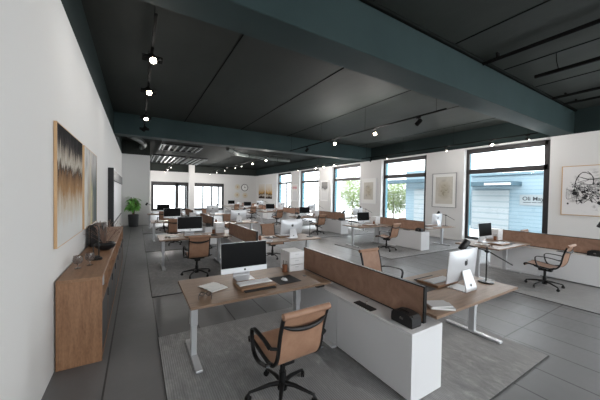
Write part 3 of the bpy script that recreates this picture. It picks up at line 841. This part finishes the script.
# ------------------------------------------------------------------ pictures
def art_mat(kind, seed):
    m = mat('artwork_'+kind, grey(.8), .9, spec=.08); t = NT(m); v = t.obj(loc=(seed*3.1, seed*1.7, 0))
    tc = t.n('ShaderNodeTexCoord'); sep = t.n('ShaderNodeSeparateXYZ', ins={'Vector': tc.outputs['Generated']})
    g = sep.outputs[2]; yy = sep.outputs[1]
    if kind == 'drip':
        st = t.noise(t.obj((1, 7, 1.3), loc=(0, seed, 0)), 1.7, 8, .78, .5)
        bl = t.noise(t.obj((1, 2, 2)), 2.2, 7, .7, .5)
        edge = t.math('ADD', g, t.math('MULTIPLY', t.math('SUBTRACT', st, .5), .55))
        c = t.ramp(edge, [(.16, srgb(206, 206, 204)), (.34, srgb(196, 184, 168)), (.46, srgb(158, 124, 88)), (.60, srgb(120, 92, 68)), (.66, srgb(58, 50, 46)), (.70, srgb(190, 182, 170)), (.78, srgb(150, 140, 128)), (.84, srgb(60, 56, 56)), (.92, srgb(28, 27, 29))])
        wh = t.ramp(bl, [(.58, grey(0)), (.68, grey(.45))])
        c = t.mix(wh, c, t.ramp(g, [(.3, srgb(208, 208, 206)), (.75, srgb(176, 166, 152)), (.9, srgb(92, 88, 86))]))
        t.base(c)
    elif kind == 'grey':
        st = t.noise(t.obj((1, 3, 1.2), loc=(0, seed, 0)), 1.4, 6, .65, .6)
        e = t.math('ADD', yy, t.math('MULTIPLY', t.math('SUBTRACT', st, .5), .8))
        c = t.ramp(e, [(.15, srgb(206, 205, 200)), (.35, srgb(168, 160, 150)), (.5, srgb(200, 190, 150)), (.62, srgb(120, 126, 124)), (.85, srgb(98, 106, 106))])
        t.base(t.mix(t.ramp(g, [(.5, grey(0)), (.85, grey(.75))]), c, t.ramp(st, [(.35, srgb(90, 84, 82)), (.5, srgb(206, 204, 202)), (.7, srgb(190, 180, 178))])))
    elif kind == 'ink':
        n1 = t.noise(v, 2.3, 9, .72, 1.6); n2 = t.noise(v, .9, 3, .5)
        vo = t.n('ShaderNodeTexVoronoi', feature='DISTANCE_TO_EDGE', ins={'Vector': v, 'Scale': 2.6})
        k_ = t.ramp(vo.outputs['Distance'], [(.0, grey(1)), (.035, grey(0))])
        blot = t.ramp(t.math('MULTIPLY', n1, t.math('ADD', n2, .52)), [(.50, grey(0)), (.60, grey(.75))])
        # confine to the centre of the sheet
        dy = t.math('SUBTRACT', yy, .5); dz = t.math('SUBTRACT', g, .5)
        rad = t.math('SQRT', t.math('ADD', t.math('MULTIPLY', dy, dy), t.math('MULTIPLY', dz, dz)))
        msk = t.ramp(rad, [(.30, grey(1)), (.46, grey(0))])
        f = t.math('MULTIPLY', t.math('MAXIMUM', blot, t.math('MULTIPLY', k_, t.ramp(n2, [(.5, grey(0)), (.56, grey(.8))]))), msk)
        t.base(t.mix(f, srgb(222, 220, 220), srgb(44, 42, 44)))
    elif kind == 'floral':
        n1 = t.noise(v, 3.2, 7, .7, 1.0); dy = t.math('SUBTRACT', yy, .5); dz = t.math('SUBTRACT', g, .5)
        c = t.ramp(n1, [(.36, srgb(96, 88, 78)), (.46, srgb(176, 168, 150)), (.62, srgb(196, 188, 170)), (.75, srgb(226, 222, 212))])
        rad = t.math('SQRT', t.math('ADD', t.math('MULTIPLY', dy, dy), t.math('MULTIPLY', dz, dz)))
        t.base(t.mix(t.ramp(rad, [(.18, grey(.1)), (.42, grey(.85))]), c, srgb(206, 202, 194)))
    elif kind == 'photo':
        n1 = t.noise(v, 4, 5, .6)
        t.base(t.ramp(t.math('ADD', g, t.math('MULTIPLY', t.math('SUBTRACT', n1, .5), .4)), [(.48, srgb(224, 224, 224)), (.6, srgb(200, 200, 198)), (.66, srgb(110, 110, 112)), (.8, srgb(150, 148, 146))]))
    elif kind == 'pink':
        n1 = t.noise(v, 4, 5, .6)
        t.base(t.ramp(t.math('ADD', g, t.math('MULTIPLY', t.math('SUBTRACT', n1, .5), .25)), [(.5, srgb(222, 222, 224)), (.72, srgb(232, 230, 230)), (.84, srgb(208, 140, 146)), (.92, srgb(228, 214, 214))]))
    elif kind == 'earth':
        n1 = t.noise(v, 2, 6, .65, .6)
        t.base(t.ramp(t.math('ADD', g, t.math('MULTIPLY', t.math('SUBTRACT', n1, .5), .6)), [(.12, srgb(60, 48, 42)), (.22, srgb(200, 190, 180)), (.3, srgb(70, 54, 42)), (.4, srgb(190, 150, 90)), (.6, srgb(206, 192, 172)), (.9, srgb(216, 210, 202))]))
    return m
def picture(wall, ya, yb, z0, z1, kind, lab, frame='oak', fw=.03, matw=0, depth=.045, seed=1):
    """wall 'L' at XL facing +x, 'R' at XR facing -x"""
    s = 1 if wall == 'L' else -1; X = XL+.002 if wall == 'L' else XR-.002
    o = thing('framed_picture', lab, 'picture', (X, (ya+yb)/2, z0), 0, 'framed pictures')
    w = (yb-ya)/2; h = z1-z0
    def bx(B, a, b_, y0, y1, q0, q1): B.box(min(s*a, s*b_), max(s*a, s*b_), y0, y1, q0, q1, .002, 1)
    F = MB(); bx(F, 0, depth, -w, -w+fw, 0, h); bx(F, 0, depth, w-fw, w, 0, h); bx(F, 0, depth, -w+fw, w-fw, 0, fw); bx(F, 0, depth, -w+fw, w-fw, h-fw, h)
    F.build('picture_frame', M[frame], o)
    if matw:
        B = MB(); bx(B, .004, depth*.45, -w+fw, w-fw, fw, h-fw); B.build('mount', M['paper'], o)
    A = MB(); bx(A, .006, depth*.55 if matw else depth*.93, -w+fw+matw, w-fw-matw, fw+matw, h-fw-matw)
    A.build('artwork', art_mat(kind, seed), o)
    if kind == 'ink':
        rr = random.Random(21); B = MB(); xo = -depth*.93-.0012
        def blob(cy_, cz_, r_):
            n_ = 14; pts = [(cy_+r_*rr.uniform(.55, 1.25)*math.cos(2*PI*k/n_), cz_+r_*rr.uniform(.5, 1.2)*math.sin(2*PI*k/n_)) for k in range(n_)]
            B.poly(pts, .0008, Matrix.Translation((xo, 0, 0)) @ Matrix(((0, 0, 1, 0), (1, 0, 0, 0), (0, 1, 0, 0), (0, 0, 0, 1))))
        def stroke(pts, w_):
            pts = [(max(-w+.14, min(w-.14, a_)), max(.16, min(h-.16, b_))) for a_, b_ in pts]
            P = smooth_path([(0, a_, b_) for a_, b_ in pts], 7); n_ = len(P); L_ = []; R_ = []
            for k, q in enumerate(P):
                d_ = (P[min(k+1, n_-1)]-P[max(k-1, 0)]).normalized(); nn = Vector((0, -d_.z, d_.y)); ww = w_*(.35+rr.uniform(.3, 1)*math.sin(PI*k/(n_-1)))
                L_.append((q.y+nn.y*ww, q.z+nn.z*ww)); R_.append((q.y-nn.y*ww, q.z-nn.z*ww))
            t_ = bmesh.new(); va = [t_.verts.new((xo, *p_)) for p_ in L_]; vb = [t_.verts.new((xo, *p_)) for p_ in R_]
            for k in range(n_-1): t_.faces.new((va[k], va[k+1], vb[k+1], vb[k]))
            B._add(t_)
        for k in range(10):
            c0 = rr.gauss(.05, .22); c1 = h*.48+rr.gauss(0, .16)
            stroke([(c0+rr.uniform(-.28, .28), c1+rr.uniform(-.28, .28)) for _ in range(5)], rr.uniform(.003, .010))
        stroke([(.38, h*.5), (.34, h*.72), (.2, h*.86), (.0, h*.8)], .012); stroke([(.3, h*.78), (.05, h*.72), (-.2, h*.74)], .012)
        stroke([(.1, h*.88), (-.02, h*.76), (-.03, h*.6)], .012)
        for k in range(44):
            blob(max(-w+.12, min(w-.16, rr.gauss(.06, .24))), h*.42+rr.gauss(0, .17), abs(rr.gauss(.012, .024))+.005)
        B.build('ink_marks', M['ink'], o)
M['ink'] = mat('black_ink', srgb(40, 39, 42), .8)
M['frame_grey'] = mat('thin_grey_frame', srgb(150, 148, 150), .5)
M['frame_white'] = mat('white_frame', srgb(226, 226, 228), .5)
picture('L', 3.60, 5.09, 1.26, 2.55, 'drip', 'large abstract of black, ochre and white drips in oak frame, nearer on left wall', fw=.009, depth=.028)
picture('L', 5.25, 6.75, 1.26, 2.55, 'grey', 'abstract of grey and pale yellow washes, second picture on the left wall', fw=.009, depth=.028, seed=2)
picture('R', 1.80, 3.17, 1.34, 2.90, 'ink', 'large black ink splatter picture in thin oak frame beside the nearest window', fw=.022, seed=3)
picture('R', 6.55, 7.67, 1.38, 2.92, 'floral', 'grey floral print in grey frame between the two nearest windows', 'frame_grey', .025, .14, seed=4)
picture('R', 11.13, 12.38, 1.38, 2.90, 'floral', 'pale print with dark blotches in white frame between second and third windows', 'frame_white', .03, .22, seed=6)
picture('R', 15.7, 16.65, 1.40, 2.92, 'photo', 'narrow print with dark upper band in white frame between third and fourth windows', 'frame_white', .03, .08, seed=7)
picture('R', 20.07, 21.07, 1.27, 2.74, 'pink', 'white print with a pinkish top between fourth and fifth windows', 'frame_white', .03, .06, seed=8)
picture('R', 26.98, 28.75, 1.34, 2.95, 'earth', 'beige abstract in the far corner, left of the pair', 'frame_white', .02, seed=9)
picture('R', 25.12, 26.82, 1.34, 2.92, 'earth', 'beige and dark brown abstract near the far corner, right of the pair', 'frame_white', .02, seed=12)

# wall clock and three pale discs on the back wall
def disc(name, x, z, r, lab, cat, clock=False):
    o = thing(name, lab, cat, (x, Y1-.002, z))
    T = Matrix.Rotation(PI/2, 4, 'X')
    if clock:
        MB().lathe([(r*.86, 0), (r, 0), (r, .05), (r*.86, .05), (r*.86, 0)], 32, mtx=T).build('clock_rim', M['frame_dark'], o, True)
        MB().lathe([(0, .002), (r*.86, .002), (r*.86, .02), (0, .02)], 32, mtx=T).build('clock_face', M['paper'], o)
        MB().box(-.012, .012, -.035, -.025, 0, r*.7).build('minute_hand', M['frame_dark'], o)
        MB().box(0, r*.45, -.035, -.025, -.015, .015).lathe([(0, .02), (.05, .02), (.05, .036), (0, .036)], 16, mtx=T).build('hour_hand', M['frame_dark'], o)
    else:
        MB().lathe([(0, 0), (r, 0), (r, .02), (0, .045)], 32, mtx=T).build('disc_plate', M['disc'], o, True)
        MB().lathe([(0, .045), (r*.3, .045), (r*.2, .06), (0, .06)], 20, mtx=T).build('disc_centre', M['oak'], o, True)
M['disc'] = mat('cream_disc', srgb(214, 206, 188), .7)
disc('wall_clock', 10.45, 2.54, .40, 'round black-rimmed clock on the far wall', 'clock', True)
disc('wall_plate', 9.63, 2.59, .30, 'cream wall disc left of the clock', 'wall decoration')
disc('wall_plate', 9.58, 1.70, .30, 'cream wall disc, lower left of the clock', 'wall decoration')
disc('wall_plate', 10.51, 1.65, .30, 'cream wall disc directly below the clock', 'wall decoration')

# white board with dark frame on left wall
o = thing('presentation_board', 'wide white presentation board with black frame on the left wall', 'board', (XL+.002, 9.5, .78))
L, H = 6.4, 1.76
MB().box(0, .05, .12, L-.06, .05, H-.34, .002, 1).build('white_surface', M['whitepl'], o)
MB().box(0, .10, .10, L, H-.34, H, .01, 1).build('screen_housing', M['dark_door'], o)
MB().box(0, .14, -.0, .12, -.1, H, .006, 1).build('side_rail', M['black'], o)
MB().box(0, .07, .12, L, 0, .05, .004, 1).build('pen_ledge', M['black'], o)

# ------------------------------------------------------------------ potted plant
o = thing('potted_plant', 'tall leafy green plant in dark grey pot before the far partition', 'plant', (-.16, 16.95, 0))
MB().lathe([(0, 0), (.20, 0), (.22, .02), (.255, .64), (.24, .65), (.225, .62), (0, .60)], 28).build('pot', M['pot'], o, True)
MB().lathe([(0, .595), (.225, .60), (.22, .612), (0, .625)], 20).build('soil', M['soil'], o)
rr = random.Random(11)
stems = MB(); leaves = MB()
for i in range(20):
    a = rr.uniform(0, 2*PI); s = rr.uniform(.02, .13); h = rr.uniform(.55, 1.02)
    top = Vector((s*1.4*math.cos(a), s*1.4*math.sin(a), .6+h))
    stems.tube(smooth_path([(.05*math.cos(a), .05*math.sin(a), .58), (s*.6*math.cos(a), s*.6*math.sin(a), .6+h*.55), top], 4), .010, 6)
    for q in range(11):
        ang = rr.uniform(0, 2*PI); el = rr.uniform(-.35, .75); ln = rr.uniform(.17, .27); wd = ln*.52
        hb = top+Vector((0, 0, -rr.uniform(0, .45)*h))
        d = Vector((math.cos(ang)*math.cos(el), math.sin(ang)*math.cos(el), math.sin(el)))
        side = d.cross(Vector((0, 0, 1))).normalized(); up = side.cross(d)
        t = bmesh.new(); mids = []; Ls = []; Rs = []
        for k in range(6):
            u = k/5; w = wd*math.sin(PI*min(1, u*.92+.06))**.8
            c = hb+d*(ln*u+.05)-Vector((0, 0, 1))*(u*u*ln*.55)
            mids.append(t.verts.new(c)); Ls.append(t.verts.new(c+side*w*.5+up*w*.14)); Rs.append(t.verts.new(c-side*w*.5+up*w*.14))
        for k in range(5):
            t.faces.new((Ls[k], Ls[k+1], mids[k+1], mids[k])); t.faces.new((mids[k], mids[k+1], Rs[k+1], Rs[k]))
        leaves._add(t); stems.tube([hb, hb+d*.06], .004, 4)
stems.build('stems', M['bark'], o, True); leaves.build('foliage', M['leaf'], o, True)

# ------------------------------------------------------------------ outside
struct(MB().box(XR+TW, 60, -30, 60, -.3, -.1).box(-30, XR+TW, Y1+.35, 70, -.3, -.1).box(-30, XR+TW, -40, Y0-.35, -.3, -.1).build('ground_outside', mat('pale_paving', srgb(225, 226, 226), .9)))
def siding(name, c1, c2, pitch):
    m = mat(name, c1, .7); t = NT(m)
    w = t.n('ShaderNodeTexWave', ins={'Vector': t.obj(), 'Scale': .31416/pitch, 'Distortion': 0}); w.wave_type = 'BANDS'; w.bands_direction = 'Z'; w.wave_profile = 'SAW'
    t.base(t.ramp(w.outputs['Fac'], [(0, c2), (.3, c1), (1, c1)])); t.bump(w.outputs['Fac'], .4, .02)
    return m
M['sid1'] = siding('sky_blue_siding', srgb(120, 138, 146), srgb(96, 120, 134), .2)
M['sid2'] = siding('pale_shutter', srgb(142, 148, 150), srgb(108, 124, 132), .34)
# blue clad hall with a roller shutter and canopy, opposite the nearest windows
o = thing('neighbour_building', 'light blue clad building seen through the nearest window', 'building', (18, 0, -.1))
MB().box(0, 6, -4, 9.05, 0, 3.25, .02, 1).build('clad_wall', M['sid1'], o)
MB().box(-.06, .0, 7.0, 8.95, 0, 2.42, .01, 1).build('roller_shutter', M['sid2'], o)
MB().box(-.1, 6.1, -4.1, 9.15, 3.25, 3.4, .02, 1).build('roof_edge', mat('pale_blue_trim', srgb(100, 122, 132), .7), o)
c = MB().box(-1.2, 0, 6.45, 9.0, 2.62, 2.86, .01, 1).build('canopy', mat('grey_blue_canopy', srgb(56, 78, 88), .6), o)
MB().box(-1.24, -1.14, 6.5, 7.75, 2.66, 2.76, .01, 1).build('tube_light', M['whitepl'], c)
o = thing('neighbour_building', 'blue-grey building with canopy seen through the second window', 'building', (18, 12, -.1))
MB().box(0, 6, -1.8, 1.9, 0, 3.9, .02, 1).build('clad_wall', M['sid1'], o)
MB().box(-.06, 0, -1.6, 1.1, 0, 2.5, .01, 1).build('roller_shutter', M['sid2'], o)
c = MB().box(-1.0, 0, -1.8, 4.3, 2.95, 3.2, .01, 1).build('canopy', bpy.data.materials['grey_blue_canopy'], o)
MB().tube([(-.9, 4.1, 0), (-.9, 4.1, 2.97)], .06, 10).build('canopy_post', bpy.data.materials['grey_blue_canopy'], o)
# shop sign
o = thing('shop_sign', 'white rectangular sign with dark lettering outside the nearest window', 'sign', (17.98, 6.50, 1.48))
MB().box(-.05, .0, -2.2, 0, 0, .56, .01, 1).build('sign_board', mat('sign_white', srgb(128, 134, 136), .7), o)
def text(s, size, parent, loc, rot, material, name='lettering', bold=.0):
    cu = bpy.data.curves.new(name, 'FONT'); cu.body = s; cu.size = size; cu.extrude = .003; cu.offset = bold
    ob = bpy.data.objects.new(name, cu); COL.objects.link(ob)
    dg = bpy.context.evaluated_depsgraph_get(); dg.update()
    me = bpy.data.meshes.new_from_object(ob.evaluated_get(dg)); bpy.data.objects.remove(ob)
    n_ = link(name, me, parent, material); n_.location = loc; n_.rotation_euler = rot
    me.materials.clear(); me.materials.append(material)
    return n_
M['signgrey'] = mat('sign_grey', srgb(22, 28, 32), .8)
text('Oli Mayer', .29, o, (-.056, -.12, .26), (PI/2, 0, -PI/2), M['signgrey'], bold=.004)
b = MB(); y = -.16
for w in (.34, .2, .3, .42, .16, .3): b.box(-.056, -.049, y-w, y, .14, .17); y -= w+.04
b.build('small_print', M['signgrey'], o)
# white render buildings further off
o = thing('far_building', 'pale white building across the street beyond the third window', 'building', (34, 30, -.1))
MB().box(0, 5, -14, 18, 0, 7.5).build('rendered_wall', mat('white_render', srgb(232, 233, 235), .9), o)
for i in range(5):
    for j in range(2):
        MB().box(-.03, .02, -12+i*5, -10.6+i*5, 1.2+j*2.9, 2.7+j*2.9).build('window', M['greypaper'], o)
o = thing('far_building', 'white building glimpsed behind the far end windows', 'building', (-4, 42, -.1))
MB().box(0, 22, 0, 5, 0, 7).build('rendered_wall', bpy.data.materials['white_render'], o)
for i in range(4): MB().box(2+i*5, 3.4+i*5, -.03, .02, 1.2, 2.6).build('window', M['paper'], o)
M['treeleaf'] = mat('pale_green_leaves', srgb(150, 186, 96), .6); t = NT(M['treeleaf'])
t.base(t.ramp(t.noise(t.obj(), 1.5, 3), [(.3, srgb(92, 112, 56)), (.7, srgb(132, 146, 90))]))
def tree(x, y, h, r, lab, seed):
    o = thing('street_tree', lab, 'tree', (x, y, -.1), 0, 'trees outside')
    MB().tube([(0, 0, 0), (.03, .02, h*.4), (0, 0, h*.8)], [.06, .045, .02], 10).build('trunk', M['bark'], o, True)
    rr = random.Random(seed); b = bmesh.new()
    for i in range(4200):
        while True:
            p = Vector((rr.uniform(-1, 1), rr.uniform(-1, 1), rr.uniform(-1, 1)))
            if .25 < p.length < 1: break
        p = Vector((p.x*r, p.y*r, h*.55+p.z*h*.45))
        d1 = Vector((rr.uniform(-1, 1), rr.uniform(-1, 1), rr.uniform(-1, 1))).normalized()*.10; d2 = d1.orthogonal().normalized()*.05
        vs = [b.verts.new(q) for q in (p-d1, p+d2, p+d1, p-d2)]; b.faces.new(vs)
    mb = MB(); mb._add(b); mb.build('crown', M['treeleaf'], o)
tree(19.5, 16.3, 3.4, 1.5, 'pale green tree seen through the second window', 1)
tree(19.5, 21.6, 4.0, 1.5, 'pale green tree seen through the third window', 2)

# ------------------------------------------------------------------ light
for i, (p, d, lit) in enumerate(LIGHTS):
    l = bpy.data.lights.new('spotlight_glow', 'POINT'); l.color = (1, .955, .91); l.shadow_soft_size = .035 if p.x < 1 else (.08 if lit > 1 else .05)
    l.energy = (9 if p.x < 1 else (62 if p.x > 8 else 105)) if lit > 1 else (130 if p.x < 8 else (6 if p.y < 4 else 22))
    o = bpy.data.objects.new('spotlight_glow', l); COL.objects.link(o); o.location = p
w = bpy.data.worlds.new('daylight'); SC.world = w; w.use_nodes = True
bg = w.node_tree.nodes['Background']; bg.inputs[0].default_value = (.93, .97, 1, 1); bg.inputs[1].default_value = 6.5
def portal(x, y, z, sx, sy, d):
    l = bpy.data.lights.new('window_portal', 'AREA'); l.shape = 'RECTANGLE'; l.size = sx; l.size_y = sy; l.cycles.is_portal = True
    o = bpy.data.objects.new('window_portal', l); COL.objects.link(o); o.location = (x, y, z)
    o.rotation_euler = Vector(d).to_track_quat('-Z', 'Y').to_euler()
for a, c in WIN: portal(XR+TW+.1, (a+c)/2, 2.0, c-a, 3.8, (-1, 0, 0))
for a, c in FW: portal((a+c)/2, Y0-.4, 2.0, c-a, 3.8, (0, 1, 0))
for a, c in BW: portal((a+c)/2, Y1+.4, 1.5, c-a, 2.9, (0, -1, 0))

# ------------------------------------------------------------------ camera
cam = bpy.data.cameras.new('camera'); co = bpy.data.objects.new('camera', cam); COL.objects.link(co)
cam.sensor_width = 36; cam.lens = 270.8/600*36; cam.clip_start = .05; cam.clip_end = 200
yaw, p, r = -.541793, .019738, -.016491
cy, sy = math.cos(yaw), math.sin(yaw)
rt = Vector((cy, sy, 0)); fw = Vector((-sy, cy, 0)); dn = Vector((0, 0, -1))
f2 = fw*math.cos(p)+dn*math.sin(p); d2 = dn*math.cos(p)-fw*math.sin(p)
r3 = rt*math.cos(r)+d2*math.sin(r); d3 = d2*math.cos(r)-rt*math.sin(r)
mt = Matrix((r3, -d3, -f2)).transposed().to_4x4(); mt.translation = (0, 0, 1.85)
co.matrix_world = mt
SC.camera = co
SC.view_settings.view_transform = 'Standard'; SC.view_settings.look = 'None'; SC.view_settings.gamma = 1
SC.view_settings.exposure = 0.2
SC.view_settings.use_curve_mapping = False
SC.cycles.max_bounces = 8; SC.cycles.diffuse_bounces = 5; SC.cycles.transparent_max_bounces = 16
